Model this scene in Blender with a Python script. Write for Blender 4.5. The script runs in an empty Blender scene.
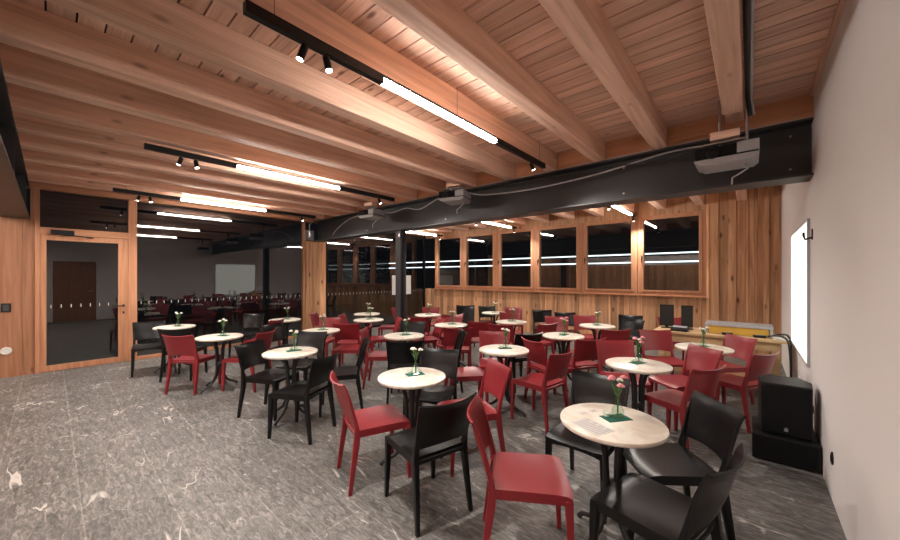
import bpy, bmesh, math, random
from mathutils import Vector, Matrix
S = bpy.context.scene
C = S.collection
PI = math.pi
rnd = random.Random(7)

# ---------------------------------------------------------------- camera
H = 1.6
YAW = math.radians(40.9)
cam = bpy.data.cameras.new('camera'); camo = bpy.data.objects.new('camera', cam); C.objects.link(camo)
camo.location = (0, 0, H); camo.rotation_euler = (PI/2, 0, YAW)
cam.sensor_fit = 'HORIZONTAL'; cam.sensor_width = 36; cam.lens = 346/900*36
cam.shift_y = 6/900; cam.clip_start = 0.02
S.camera = camo
# ---------------------------------------------------------------- world, exposure
w = bpy.data.worlds.new('night'); S.world = w; w.use_nodes = True
w.node_tree.nodes['Background'].inputs[0].default_value = (0.006, 0.006, 0.007, 1)
w.node_tree.nodes['Background'].inputs[1].default_value = 0.25
S.view_settings.view_transform = 'Standard'; S.view_settings.look = 'None'
S.view_settings.gamma = 1; S.view_settings.use_curve_mapping = False
S.view_settings.exposure = 1.6
LED_STRENGTH = 26
SPOT_W = 55
LAMP_COL = (1.0, 0.93, 0.86)

# ---------------------------------------------------------------- geometry helpers
class MB:
    def __init__(s): s.v = []; s.f = []; s.p = []; s.m = []
    def add(s, vs, fs, plank=0.5, mi=0):
        b = len(s.v); s.v += [tuple(v) for v in vs]
        for f in fs: s.f.append(tuple(b+i for i in f)); s.p.append(plank); s.m.append(mi)
    def box(s, x0, x1, y0, y1, z0, z1, plank=0.5, mi=0):
        x0, x1 = min(x0, x1), max(x0, x1); y0, y1 = min(y0, y1), max(y0, y1); z0, z1 = min(z0, z1), max(z0, z1)
        vs = [(x0,y0,z0),(x1,y0,z0),(x1,y1,z0),(x0,y1,z0),(x0,y0,z1),(x1,y0,z1),(x1,y1,z1),(x0,y1,z1)]
        s.add(vs, [(3,2,1,0),(4,5,6,7),(0,1,5,4),(1,2,6,5),(2,3,7,6),(3,0,4,7)], plank, mi); return s
    def hexa(s, bot, top, mi=0):
        s.add(list(bot)+list(top), [(3,2,1,0),(4,5,6,7),(0,1,5,4),(1,2,6,5),(2,3,7,6),(3,0,4,7)], 0.5, mi); return s
    def prism(s, poly, d, mi=0):
        n = len(poly); d = Vector(d)
        top = [Vector(p)+d for p in poly]
        s.add(list(poly)+top, [tuple(range(n-1,-1,-1)), tuple(range(n,2*n))]+[(i,(i+1)%n,n+(i+1)%n,n+i) for i in range(n)], 0.5, mi); return s
    def tube(s, path, r, n=8, cap=True, mi=0, flat=1.0):
        path = [Vector(p) for p in path]; rings = []
        rr = r if isinstance(r, (list, tuple)) else [r]*len(path)
        up = Vector((0,0,1)); prev = None
        for i, p in enumerate(path):
            t = (path[min(i+1,len(path)-1)]-path[max(i-1,0)]).normalized()
            if prev is None:
                a = t.cross(up)
                if a.length < 1e-3: a = t.cross(Vector((0,1,0)))
            else: a = prev - t*prev.dot(t)
            a.normalize(); b = t.cross(a); prev = a
            rings.append([p + a*math.cos(2*PI*k/n)*rr[i] + b*math.sin(2*PI*k/n)*rr[i]*flat for k in range(n)])
        vs = [v for r_ in rings for v in r_]; fs = []
        for i in range(len(path)-1):
            for k in range(n): fs.append((i*n+k, i*n+(k+1)%n, (i+1)*n+(k+1)%n, (i+1)*n+k))
        if cap: fs += [tuple(range(n-1,-1,-1)), tuple((len(path)-1)*n+k for k in range(n))]
        s.add(vs, fs, 0.5, mi); return s
    def lathe(s, prof, n=24, c=(0,0,0), mi=0):
        vs = []; m = len(prof)
        for r, z in prof:
            for k in range(n): vs.append((c[0]+r*math.cos(2*PI*k/n), c[1]+r*math.sin(2*PI*k/n), c[2]+z))
        fs = [(i*n+k, i*n+(k+1)%n, (i+1)*n+(k+1)%n, (i+1)*n+k) for i in range(m-1) for k in range(n)]
        fs += [tuple(range(n-1,-1,-1)), tuple((m-1)*n+k for k in range(n))]
        s.add(vs, fs, 0.5, mi); return s
    def ball(s, c, r, n=10, sz=1.0, mi=0):
        prof = [(max(1e-4, r*math.sin(PI*i/6)), -r*sz*math.cos(PI*i/6)) for i in range(7)]
        return s.lathe(prof, n, c, mi)
    def mesh(s, name, mats, smooth=None, bevel=0, mat4=None, solid=0):
        me = bpy.data.meshes.new(name); me.from_pydata(s.v, [], s.f)
        at = me.attributes.new('plank', 'FLOAT', 'FACE')
        for i, p in enumerate(s.p): at.data[i].value = p
        mats = mats if isinstance(mats, (list, tuple)) else [mats]
        for m in mats: me.materials.append(m)
        for i, m in enumerate(s.m): me.polygons[i].material_index = m
        bm = bmesh.new(); bm.from_mesh(me)
        if solid:
            bmesh.ops.recalc_face_normals(bm, faces=bm.faces)
            bmesh.ops.solidify(bm, geom=bm.faces[:], thickness=solid)
        if bevel:
            es = [e for e in bm.edges if len(e.link_faces) == 2 and e.calc_face_angle(0) > 0.6]
            bmesh.ops.bevel(bm, geom=es, offset=bevel, segments=2, affect='EDGES', profile=0.6, clamp_overlap=True)
        bmesh.ops.recalc_face_normals(bm, faces=bm.faces)
        if mat4 is not None: bm.transform(mat4)
        bm.to_mesh(me); bm.free()
        if smooth is not None:
            me.polygons.foreach_set('use_smooth', [True]*len(me.polygons))
            me.set_sharp_from_angle(angle=math.radians(smooth))
        me.update(); return me
    def build(s, name, mats, parent=None, **k):
        o = bpy.data.objects.new(name, s.mesh(name, mats, **k)); C.objects.link(o)
        if parent is not None: o.parent = parent
        return o

def tag(o, label, cat, group=None, kind=None):
    if label: o['label'] = label
    if cat: o['category'] = cat
    if group: o['group'] = group
    if kind: o['kind'] = kind
    return o
def struct(o): o['kind'] = 'structure'; return o
def thing(name, label, cat, loc=(0,0,0), rz=0, group=None):
    o = bpy.data.objects.new(name, None); C.objects.link(o); o.empty_display_size = .1
    o.location = loc; o.rotation_euler = (0,0,rz)
    return tag(o, label, cat, group)
def kids(o): return [c for c in o.children]
def copy_tree(o, parent=None):
    c = o.copy(); C.objects.link(c)
    if parent is not None: c.parent = parent
    for ch in kids(o): copy_tree(ch, c)
    return c
def W(lat, d, z=0):     # metres to the right of and ahead of the viewpoint -> room coordinates
    return Vector((lat*math.cos(YAW)-d*math.sin(YAW), lat*math.sin(YAW)+d*math.cos(YAW), z))

# ---------------------------------------------------------------- materials
def newmat(name):
    m = bpy.data.materials.new(name); m.use_nodes = True
    nt = m.node_tree; b = nt.nodes['Principled BSDF']; return m, nt, b
def plain(name, col, rough=.5, metal=0, spec=.5, bump=0, bscale=200):
    m, nt, b = newmat(name)
    b.inputs['Base Color'].default_value = (*col, 1); b.inputs['Roughness'].default_value = rough
    b.inputs['Metallic'].default_value = metal; b.inputs['Specular IOR Level'].default_value = spec
    tc = nt.nodes.new('ShaderNodeTexCoord')
    n = nt.nodes.new('ShaderNodeTexNoise'); n.inputs['Scale'].default_value = bscale
    nt.links.new(tc.outputs['Object'], n.inputs['Vector'])
    if bump:
        bp = nt.nodes.new('ShaderNodeBump'); bp.inputs['Strength'].default_value = bump; bp.inputs['Distance'].default_value = .002
        nt.links.new(n.outputs['Fac'], bp.inputs['Height']); nt.links.new(bp.outputs[0], b.inputs['Normal'])
    mr = nt.nodes.new('ShaderNodeMapRange'); mr.inputs[3].default_value = max(0.02, rough-.05); mr.inputs[4].default_value = rough+.05
    n2 = nt.nodes.new('ShaderNodeTexNoise'); n2.inputs['Scale'].default_value = 6
    nt.links.new(tc.outputs['Object'], n2.inputs['Vector'])
    nt.links.new(n2.outputs['Fac'], mr.inputs[0]); nt.links.new(mr.outputs[0], b.inputs['Roughness'])
    return m
def wood(name, axis, dark, light, knot=0.5, rough=.55, plankvar=.35, objrand=False, wavef=.10, knotsize=.13):
    """grain runs along axis"""
    m, nt, b = newmat(name); N = nt.nodes.new; L = nt.links.new
    tc = N('ShaderNodeTexCoord'); mp = N('ShaderNodeMapping'); L(tc.outputs['Object'], mp.inputs[0])
    sc = [16, 16, 16]; sc[axis] = .9; mp.inputs['Scale'].default_value = sc
    at = N('ShaderNodeAttribute'); at.attribute_name = 'plank'
    comb = N('ShaderNodeVectorMath'); comb.operation = 'MULTIPLY_ADD'
    L(at.outputs['Fac'], comb.inputs[0]); comb.inputs[1].default_value = (37, 53, 71); L(mp.outputs[0], comb.inputs[2])
    vec = comb.outputs[0]
    if objrand:
        oi = N('ShaderNodeObjectInfo'); c2 = N('ShaderNodeVectorMath'); c2.operation = 'MULTIPLY_ADD'
        L(oi.outputs['Random'], c2.inputs[0]); c2.inputs[1].default_value = (31, 47, 19); L(vec, c2.inputs[2]); vec = c2.outputs[0]
    no = N('ShaderNodeTexNoise'); no.inputs['Scale'].default_value = 1.0; no.inputs['Detail'].default_value = 5; no.inputs['Distortion'].default_value = .8
    L(vec, no.inputs['Vector'])
    wv = N('ShaderNodeTexWave'); wv.bands_direction = 'XYZ'[(axis+1)%3]; wv.inputs['Scale'].default_value = 1.1; wv.inputs['Distortion'].default_value = 14
    wv.inputs['Detail'].default_value = 2; wv.inputs['Detail Scale'].default_value = .6; L(vec, wv.inputs['Vector'])
    mx = N('ShaderNodeMix'); mx.data_type = 'FLOAT'; mx.inputs[0].default_value = wavef
    L(no.outputs['Fac'], mx.inputs[2]); L(wv.outputs['Fac'], mx.inputs[3])
    r = N('ShaderNodeValToRGB'); r.color_ramp.elements[0].position = .25; r.color_ramp.elements[1].position = .75
    r.color_ramp.elements[0].color = (*dark, 1); r.color_ramp.elements[1].color = (*light, 1); L(mx.outputs[0], r.inputs[0])
    # knots
    mk = N('ShaderNodeMapping'); ks = [5.5, 5.5, 5.5]; ks[axis] = 2.2; mk.inputs['Scale'].default_value = ks; L(tc.outputs['Object'], mk.inputs[0])
    vo = N('ShaderNodeTexVoronoi'); vo.inputs['Scale'].default_value = 1.0; L(mk.outputs[0], vo.inputs['Vector'])
    kr = N('ShaderNodeMapRange'); kr.inputs[1].default_value = .055; kr.inputs[2].default_value = knotsize; kr.inputs[3].default_value = knot; kr.inputs[4].default_value = 0
    L(vo.outputs['Distance'], kr.inputs[0])
    km = N('ShaderNodeMix'); km.data_type = 'RGBA'; L(kr.outputs[0], km.inputs[0]); L(r.outputs[0], km.inputs[6]); km.inputs[7].default_value = (dark[0]*.3, dark[1]*.22, dark[2]*.2, 1)
    # plank tone
    pm = N('ShaderNodeMapRange'); pm.inputs[3].default_value = 1-plankvar; pm.inputs[4].default_value = 1+plankvar*.6
    wn = N('ShaderNodeTexWhiteNoise'); wn.noise_dimensions = '1D'
    if objrand:
        ad = N('ShaderNodeMath'); L(at.outputs['Fac'], ad.inputs[0]); L(oi.outputs['Random'], ad.inputs[1]); L(ad.outputs[0], wn.inputs['W'])
    else: L(at.outputs['Fac'], wn.inputs['W'])
    L(wn.outputs['Value'], pm.inputs[0])
    vm = N('ShaderNodeVectorMath'); vm.operation = 'SCALE'; L(km.outputs[2], vm.inputs[0]); L(pm.outputs[0], vm.inputs['Scale'])
    L(vm.outputs[0], b.inputs['Base Color']); b.inputs['Roughness'].default_value = rough; b.inputs['Specular IOR Level'].default_value = .3
    bp = N('ShaderNodeBump'); bp.inputs['Strength'].default_value = .25; bp.inputs['Distance'].default_value = .002
    L(mx.outputs[0], bp.inputs['Height']); L(bp.outputs[0], b.inputs['Normal'])
    return m
def emis(name, col, st):
    m, nt, b = newmat(name); b.inputs['Base Color'].default_value = (.8,.8,.8,1)
    b.inputs['Emission Color'].default_value = (*col, 1); b.inputs['Emission Strength'].default_value = st; return m
def glassmat(name, ior=1.75, tint=(.80,.84,.84)):
    m = bpy.data.materials.new(name); m.use_nodes = True; nt = m.node_tree; nt.nodes.clear(); N = nt.nodes.new; L = nt.links.new
    out = N('ShaderNodeOutputMaterial'); tr = N('ShaderNodeBsdfTransparent'); tr.inputs[0].default_value = (*tint, 1)
    gl = N('ShaderNodeBsdfGlossy'); gl.inputs['Roughness'].default_value = 0.0
    fr = N('ShaderNodeFresnel'); fr.inputs[0].default_value = ior; ge = N('ShaderNodeNewGeometry')
    inv = N('ShaderNodeMath'); inv.operation = 'SUBTRACT'; inv.inputs[0].default_value = 1; L(ge.outputs['Backfacing'], inv.inputs[1])
    mu = N('ShaderNodeMath'); mu.operation = 'MULTIPLY'; L(fr.outputs[0], mu.inputs[0]); L(inv.outputs[0], mu.inputs[1])
    mx = N('ShaderNodeMixShader'); L(mu.outputs[0], mx.inputs[0]); L(tr.outputs[0], mx.inputs[1]); L(gl.outputs[0], mx.inputs[2]); L(mx.outputs[0], out.inputs[0])
    return m

def floor_mat():
    m, nt, b = newmat('grey_stone_floor'); N = nt.nodes.new; L = nt.links.new
    tc = N('ShaderNodeTexCoord')
    mp = N('ShaderNodeMapping'); mp.inputs['Location'].default_value = (.3, -.14, 0); L(tc.outputs['Object'], mp.inputs[0])
    br = N('ShaderNodeTexBrick'); br.offset = .37; br.inputs['Scale'].default_value = 1
    br.inputs['Brick Width'].default_value = 1.25; br.inputs['Row Height'].default_value = .42; br.inputs['Mortar Size'].default_value = .005
    br.inputs['Color1'].default_value = (.9,.9,.9,1); br.inputs['Color2'].default_value = (1.08,1.08,1.08,1); br.inputs['Mortar'].default_value = (1.5,1.5,1.45,1)
    L(mp.outputs[0], br.inputs['Vector'])
    # streaky gneiss grain, skewed from the joints
    g = N('ShaderNodeMapping'); g.inputs['Rotation'].default_value = (0,0,math.radians(-35)); g.inputs['Scale'].default_value = (9, 34, 9); L(tc.outputs['Object'], g.inputs[0])
    n1 = N('ShaderNodeTexNoise'); n1.inputs['Scale'].default_value = 1; n1.inputs['Detail'].default_value = 8; n1.inputs['Roughness'].default_value = .7; n1.inputs['Distortion'].default_value = 1.2; L(g.outputs[0], n1.inputs['Vector'])
    r1 = N('ShaderNodeValToRGB'); e = r1.color_ramp.elements; e[0].position = .32; e[0].color = (.052,.049,.047,1); e[1].position = .72; e[1].color = (.31,.295,.275,1)
    mid = e.new(.5); mid.color = (.128,.121,.113,1); L(n1.outputs['Fac'], r1.inputs[0])
    n2 = N('ShaderNodeTexNoise'); n2.inputs['Scale'].default_value = 1.3; n2.inputs['Detail'].default_value = 3; L(tc.outputs['Object'], n2.inputs['Vector'])
    m2 = N('ShaderNodeMapRange'); m2.inputs[3].default_value = .6; m2.inputs[4].default_value = 1.35; L(n2.outputs['Fac'], m2.inputs[0])
    v1 = N('ShaderNodeVectorMath'); v1.operation = 'SCALE'; L(r1.outputs[0], v1.inputs[0]); L(m2.outputs[0], v1.inputs['Scale'])
    v2 = N('ShaderNodeVectorMath'); v2.operation = 'MULTIPLY'; L(v1.outputs[0], v2.inputs[0]); L(br.outputs['Color'], v2.inputs[1])
    # white quartz veins: thin contour of a warped noise, masked so they come in short pieces
    gv = N('ShaderNodeMapping'); gv.inputs['Rotation'].default_value = (0,0,math.radians(-40)); gv.inputs['Scale'].default_value = (.9, 2.6, 1); L(tc.outputs['Object'], gv.inputs[0])
    nv = N('ShaderNodeTexNoise'); nv.inputs['Scale'].default_value = 1.1; nv.inputs['Detail'].default_value = 3; nv.inputs['Distortion'].default_value = 1.0; L(gv.outputs[0], nv.inputs['Vector'])
    s = N('ShaderNodeMath'); s.operation = 'SUBTRACT'; L(nv.outputs['Fac'], s.inputs[0]); s.inputs[1].default_value = .5
    a = N('ShaderNodeMath'); a.operation = 'ABSOLUTE'; L(s.outputs[0], a.inputs[0])
    vr = N('ShaderNodeMapRange'); vr.inputs[1].default_value = .004; vr.inputs[2].default_value = .011; vr.inputs[3].default_value = 1; vr.inputs[4].default_value = 0; L(a.outputs[0], vr.inputs[0])
    nm = N('ShaderNodeTexNoise'); nm.inputs['Scale'].default_value = 2.6; nm.inputs['Detail'].default_value = 2; L(tc.outputs['Object'], nm.inputs['Vector'])
    mr = N('ShaderNodeMapRange'); mr.inputs[1].default_value = .56; mr.inputs[2].default_value = .63; mr.inputs[3].default_value = 0; mr.inputs[4].default_value = .8; L(nm.outputs['Fac'], mr.inputs[0])
    vm = N('ShaderNodeMath'); vm.operation = 'MULTIPLY'; L(vr.outputs[0], vm.inputs[0]); L(mr.outputs[0], vm.inputs[1])
    # small light flecks
    g3 = N('ShaderNodeMapping'); g3.inputs['Rotation'].default_value = (0,0,math.radians(-35)); g3.inputs['Scale'].default_value = (5, 11, 5); L(tc.outputs['Object'], g3.inputs[0])
    n3 = N('ShaderNodeTexNoise'); n3.inputs['Scale'].default_value = 1.6; n3.inputs['Detail'].default_value = 4; n3.inputs['Distortion'].default_value = 1.5; L(g3.outputs[0], n3.inputs['Vector'])
    r3 = N('ShaderNodeMapRange'); r3.inputs[1].default_value = .655; r3.inputs[2].default_value = .73; r3.inputs[3].default_value = 0; r3.inputs[4].default_value = .6; L(n3.outputs['Fac'], r3.inputs[0])
    mxx = N('ShaderNodeMath'); mxx.operation = 'MAXIMUM'; L(vm.outputs[0], mxx.inputs[0]); L(r3.outputs[0], mxx.inputs[1])
    mix = N('ShaderNodeMix'); mix.data_type = 'RGBA'; L(mxx.outputs[0], mix.inputs[0]); L(v2.outputs[0], mix.inputs[6]); mix.inputs[7].default_value = (.52,.49,.45,1)
    L(mix.outputs[2], b.inputs['Base Color']); b.inputs['Roughness'].default_value = .48; b.inputs['Specular IOR Level'].default_value = .35
    bp = N('ShaderNodeBump'); bp.inputs['Strength'].default_value = .35; bp.inputs['Distance'].default_value = .004; L(n1.outputs['Fac'], bp.inputs['Height']); L(bp.outputs[0], b.inputs['Normal'])
    return m
def marble_mat():
    m, nt, b = newmat('cream_stone_top'); N = nt.nodes.new; L = nt.links.new
    tc = N('ShaderNodeTexCoord'); oi = N('ShaderNodeObjectInfo'); v = N('ShaderNodeVectorMath'); v.operation = 'MULTIPLY_ADD'
    L(oi.outputs['Random'], v.inputs[0]); v.inputs[1].default_value = (9, 7, 5); L(tc.outputs['Object'], v.inputs[2])
    n = N('ShaderNodeTexNoise'); n.inputs['Scale'].default_value = 7; n.inputs['Detail'].default_value = 5; n.inputs['Distortion'].default_value = 1; L(v.outputs[0], n.inputs['Vector'])
    r = N('ShaderNodeValToRGB'); r.color_ramp.elements[0].position = .3; r.color_ramp.elements[0].color = (.64,.55,.44,1); r.color_ramp.elements[1].position = .6; r.color_ramp.elements[1].color = (.82,.77,.68,1)
    L(n.outputs['Fac'], r.inputs[0]); L(r.outputs[0], b.inputs['Base Color']); b.inputs['Roughness'].default_value = .28; return m
def red_wine(name='red_plastic'):
    return plain(name, (.235,.018,.024), .36, bump=.06, bscale=500)

M = {}
M['floor'] = floor_mat()
M['plaster'] = plain('white_plaster', (.69,.65,.632), .85, spec=.2, bump=.35, bscale=120)
M['deck'] = wood('larch_ceiling_boards', 0, (.60,.36,.255), (.97,.68,.53), .85, plankvar=.16)
M['joist'] = wood('larch_joist', 1, (.58,.34,.235), (.97,.67,.51), .5, plankvar=.12, objrand=True)
M['cross'] = wood('larch_crosswise', 0, (.52,.25,.14), (.70,.38,.22), .3, plankvar=.15)
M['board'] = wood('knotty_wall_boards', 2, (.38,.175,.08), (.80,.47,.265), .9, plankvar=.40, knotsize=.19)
M['board_left'] = wood('red_brown_dimmed_boards', 2, (.24,.10,.05), (.46,.225,.125), .9, plankvar=.3, knotsize=.17)  # redder, darker copy of the wall boards; the weaker light is in its colour
M['frame'] = wood('larch_window_frame', 2, (.35,.155,.078), (.53,.26,.145), .1, plankvar=.1, objrand=True)
M['frameh'] = wood('larch_window_rail', 1, (.35,.155,.078), (.53,.26,.145), .1, plankvar=.1, objrand=True)
M['darkwood'] = wood('brown_door_veneer', 2, (.20,.085,.045), (.30,.14,.075), .1, plankvar=.1)
M['desk'] = wood('light_desk_wood', 0, (.42,.26,.13), (.58,.40,.22), .2, plankvar=.1)
M['steel'] = plain('dark_grey_steel', (.036,.037,.040), .42, .0, .5, bump=.05)
M['blacks'] = plain('black_metal', (.005,.005,.0055), .45, spec=.3)
M['galv'] = plain('galvanised_metal', (.5,.5,.52), .35, .9)
M['silver'] = plain('silver_plastic', (.42,.43,.45), .35, .3)
M['dark'] = plain('black_void', (.006,.006,.006), .9)
M['glass'] = glassmat('window_glass', 2.1)
M['red'] = red_wine()
M['black'] = plain('black_plastic', (.005,.005,.0055), .30, spec=.30, bump=.06, bscale=500)
M['marble'] = marble_mat()
M['iron'] = plain('black_cast_iron', (.012,.012,.013), .45)
M['green'] = plain('green_napkin', (.012,.12,.08), .8)
M['paper'] = plain('white_paper', (.66,.64,.60), .8)
M['ink'] = plain('grey_ink', (.36,.34,.36), .8)
M['led'] = emis('led_tube', LAMP_COL, LED_STRENGTH)
M['spotlens'] = emis('spot_lens', LAMP_COL, 12)
M['outled'] = emis('outdoor_tube', (.86,.95,1.0), 1.1)
M['projection'] = emis('projection_glow', (1.0,.98,.84), .48); M['projection'].node_tree.nodes['Principled BSDF'].inputs['Base Color'].default_value = (.03,.03,.03,1)  # emission imitates projector light falling on the wall
M['vglass'] = glassmat('bottle_glass', 1.5, (.90,.95,.92))
M['stem'] = plain('plant_green', (.06,.14,.035), .6)
M['pink'] = plain('pink_petals', (.80,.30,.34), .6)
M['white'] = plain('white_petals', (.78,.74,.66), .6)
M['cable'] = plain('black_rubber', (.012,.012,.012), .5)
M['wcable'] = plain('pale_grey_cable', (.45,.45,.46), .45)
M['yellow'] = plain('yellow_panel', (.62,.36,.05), .5)
M['grille'] = plain('black_grille', (.004,.004,.0045), .7, spec=.2, bump=.8, bscale=260)
M['outside'] = plain('dark_terrace', (.06,.06,.06), .8)

# ---------------------------------------------------------------- room constants
XL, XR, YB, YF = -8.85, .445, 8.85, -4.2
ZB, ZJ, ZD = 2.53, 3.065, 3.30          # beam underside, joist underside, deck
# ---------------------------------------------------------------- room shell
struct(MB().box(XL-.15, XR, YF, YB, -.12, 0).build('floor', M['floor']))
mb = MB(); y = YF
while y < YB+.15:
    wd = .135; mb.box(XL-.15, XR+.1, y, y+wd-.011, ZD, ZD+.03, rnd.random()); y += .145-.01
mb.box(XL-.15, XR+.1, YF, YB+.2, ZD+.032, ZD+.12, .5, 1)
struct(mb.build('ceiling', [M['deck'], M['dark']]))
struct(MB().box(XR, XR+.2, YF-.2, YB+.2, -.12, ZD+.12).build('wall_right', M['plaster']))
def boards(fixed, axis, a0, a1, z0, z1, thick, proj=.016, wide=(.09,.17), bat=.5, sgn=1):
    """vertical boards between a0 and a1 on the plane axis=fixed; some stand proud"""
    mb = MB(); a = a0
    while a < a1-.001:
        wd = min(rnd.uniform(*wide), a1-a); p = proj if rnd.random() < bat else 0
        if rnd.random() < bat*.6: wd = min(.045, a1-a); p = proj*1.6
        q0, q1 = (fixed-sgn*p, fixed+sgn*thick)
        if axis == 'y': mb.box(a, a+wd-.003, q0, q1, z0, z1, rnd.random())
        else: mb.box(q0, q1, a, a+wd-.003, z0, z1, rnd.random())
        a += wd
    return mb
# window wall
WX = [(-1.825-1.28*k, -.80-1.28*k) for k in range(6)]     # glass openings, from the right
Z0, Z1 = 1.287, 2.858
wl = boards(YB, 'y', -.675, XR, 0, ZD, .12, .022, (.07,.15), .5)
b2 = boards(YB, 'y', XL, -.66, 0, 1.15, .12, .008, (.08,.16), .3); o = len(wl.v)
wl.v += b2.v; wl.f += [tuple(i+o for i in f) for f in b2.f]; wl.p += b2.p; wl.m += b2.m
wl.box(XL, -.66, YB, YB+.12, 2.95, ZD, .3)
wl.box(-.66, XR, YB+.121, YB+.14, 0, ZD, .5, 1); wl.box(XL, -.66, YB+.121, YB+.14, 0, 1.15, .5, 1)
struct(wl.build('wall_back', [M['board'], M['dark']]))
names = ['window_%d' % (k+1) for k in range(6)]
for k, (x0, x1) in enumerate(WX):
    r = struct(thing(names[k], None, None, ((x0+x1)/2, YB, 0)))
    cx = (x0+x1)/2; hw = (x1-x0)/2; F = .125
    mb = MB()
    for s in (-1, 1): mb.box(s*hw, s*(hw+F-.002), -.02, .10, 1.15, 2.95)
    mb.box(-hw, hw, -.02, .10, 1.15, Z0-.045); mb.box(-hw, hw, -.02, .10, Z1+.03, 2.95)
    mb.box(-hw-F+.004, hw+F-.004, -.055, -.02, 1.15, 1.175)
    mb.build('window_frame', M['frame'], r, bevel=.003)
    mb = MB()
    for s in (-1, 1): mb.box(s*(hw-.0), s*(hw+.055), -.034, -.0205, Z0-.045, Z1+.03)
    mb.box(-hw, hw, -.034, -.0205, Z0-.045, Z0); mb.box(-hw, hw, -.034, -.0205, Z1, Z1+.03)
    mb.build('window_sash', M['frame'], r, bevel=.002)
    MB().box(-hw+.001, hw-.001, .02, .03, Z0-.044, Z1+.029).build('window_pane', M['glass'], r)
    hnd = MB().box(-hw-.045, -hw-.018, -.042, -.0342, 1.98, 2.06); hnd.tube([(-hw-.03,-.042,2.03),(-hw-.03,-.075,2.03),(-hw-.03,-.078,1.90)], .009)
    hnd.build('window_handle', M['blacks'], r)
# glass wall (left): clad wall, door, fixed panes, pillar
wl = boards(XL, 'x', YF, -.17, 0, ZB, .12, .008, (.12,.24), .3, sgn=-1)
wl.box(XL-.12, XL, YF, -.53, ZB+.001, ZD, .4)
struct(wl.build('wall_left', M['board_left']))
# timber framing of the glazed wall
mb = MB()
mb.box(XL-.09, XL+.03, -.17, -.115, 0, 3.03, .3)
mb.box(XL-.09, XL+.05, -.215, -.17, ZB, 3.03, .6)
mb.box(XL-.09, XL+.03, .955, 1.08, 0, 3.03, .7)
mb.box(XL-.09, XL+.03, 4.33, 4.385, 0, 3.03, .5)
struct(mb.build('trim_1', M['frame'], bevel=.003))
mb = MB(); mb.box(XL-.10, XL+.06, -.30, YB, 3.03, ZD, .2)
mb.box(XL-.09, XL+.028, -.115, .955, 2.295, 2.41, .6)
mb.box(XL-.09, XL+.028, 1.08, 4.33, 0.0, .06, .6)
struct(mb.build('trim_2', M['frameh'], bevel=.003))
mb = MB(); mb.box(XL-.09, XL+.02, 4.96, YB-.06, 0, .06); mb.box(XL-.09, XL+.02, YB-.06, YB, 0, 3.03); mb.box(XL-.09, XL+.02, 4.96, 5.0, 0, 3.03)
struct(mb.build('trim_3', M['blacks'], bevel=.003))
def ticks(y0, y1):
    mb = MB(); y = y0+.06
    while y < y1-.03: mb.box(XL-.0185, XL-.0175, y, y+.008, 1.06, 1.115); y += .115
    return mb
r = struct(thing('window_7', None, None, (0,0,0)))
MB().box(XL-.03, XL-.02, 1.08, 4.33, .06, 3.03).build('window_pane', M['glass'], r)
ticks(1.08, 4.33).build('safety_marking', M['paper'], r)
r = struct(thing('window_8', None, None, (0,0,0)))
MB().box(XL-.03, XL-.02, -.115, .955, 2.41, 3.03).build('window_pane', M['glass'], r)
r = struct(thing('window_9', None, None, (0,0,0)))
MB().box(XL-.03, XL-.02, 5.0, YB-.06, .06, 3.03).build('window_pane', M['glass'], r)
ticks(5.0, YB-.06).build('safety_marking', M['paper'], r)
r = struct(thing('door_1', None, None, (XL, 0, 0)))
mb = MB(); mb.box(-.06, .012, -.113, -.045, .005, 2.29); mb.box(-.06, .012, .82, .953, .005, 2.29); mb.box(-.06, .012, -.045, .82, 2.2, 2.29); mb.box(-.06, .012, -.045, .82, .005, .10)
mb.build('door_leaf', M['frame'], r, bevel=.003)
MB().box(-.03, -.02, -.045, .82, .10, 2.2).build('door_pane', M['glass'], r)
mb = MB(); y = .0
while y < .8: mb.box(-.0185, -.0175, y, y+.008, 1.06, 1.115); y += .115
mb.build('safety_marking', M['paper'], r)
mb = MB(); mb.box(.012, .022, .875, .91, 1.03, 1.07); mb.tube([(.02,.892,1.05),(.06,.892,1.05),(.062,.76,1.05)], .010); mb.box(.012, .02, .88, .905, .90, .94)
mb.build('door_handle', M['blacks'], r)
mb = MB(); mb.box(.029, .075, .0, .27, 2.30, 2.375); mb.tube([(.05,.14,2.30),(.09,.30,2.285),(.05,.50,2.275)], .009)
mb.box(.012,.03,.42,.50,2.265,2.285)
mb.build('door_closer', M['blacks'], r)
# wall behind the viewpoint
wb = boards(YF, 'y', XL, -.0, 0, 2.2, .1, .012, (.1,.2), .4, sgn=-1); wb.box(XL, XR, YF-.1, YF, 2.2, ZD, .5, 1); wb.box(0, XR, YF-.1, YF, 0, 2.2, .5, 1)
struct(wb.build('wall_front', [M['board'], M['plaster']]))
r = struct(thing('door_2', None, None, (XR, .05, 0)))
MB().box(-.03, -.001, 0, 1.05, 0, 2.12).build('door_leaf', M['darkwood'], r, bevel=.003)
mb = MB(); mb.tube([(-.03,.95,1.05),(-.08,.95,1.05),(-.08,.83,1.05)], .01); mb.build('door_handle', M['galv'], r)
# blocking boards over the beam (between joists)
mb = MB(); mb.box(XL, XR, 4.62, 4.66, ZJ, ZD, .2); mb.box(XL, XR, 4.612, 4.62, ZJ+.06, ZJ+.13, .8)
struct(mb.build('trim_4', M['cross']))
mb = MB(); mb.box(XL+.06, XR, -.29, -.25, ZJ, ZD, .2)
struct(mb.build('trim_5', M['cross']))
# terrace outside
mb = MB(); mb.box(XL-9, XL-.15, -6, 16, -.2, -.03); mb.box(XL-.15, XR+4, YB+.15, 16, -.2, -.03)
struct(mb.build('ground', M['outside']))

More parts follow.
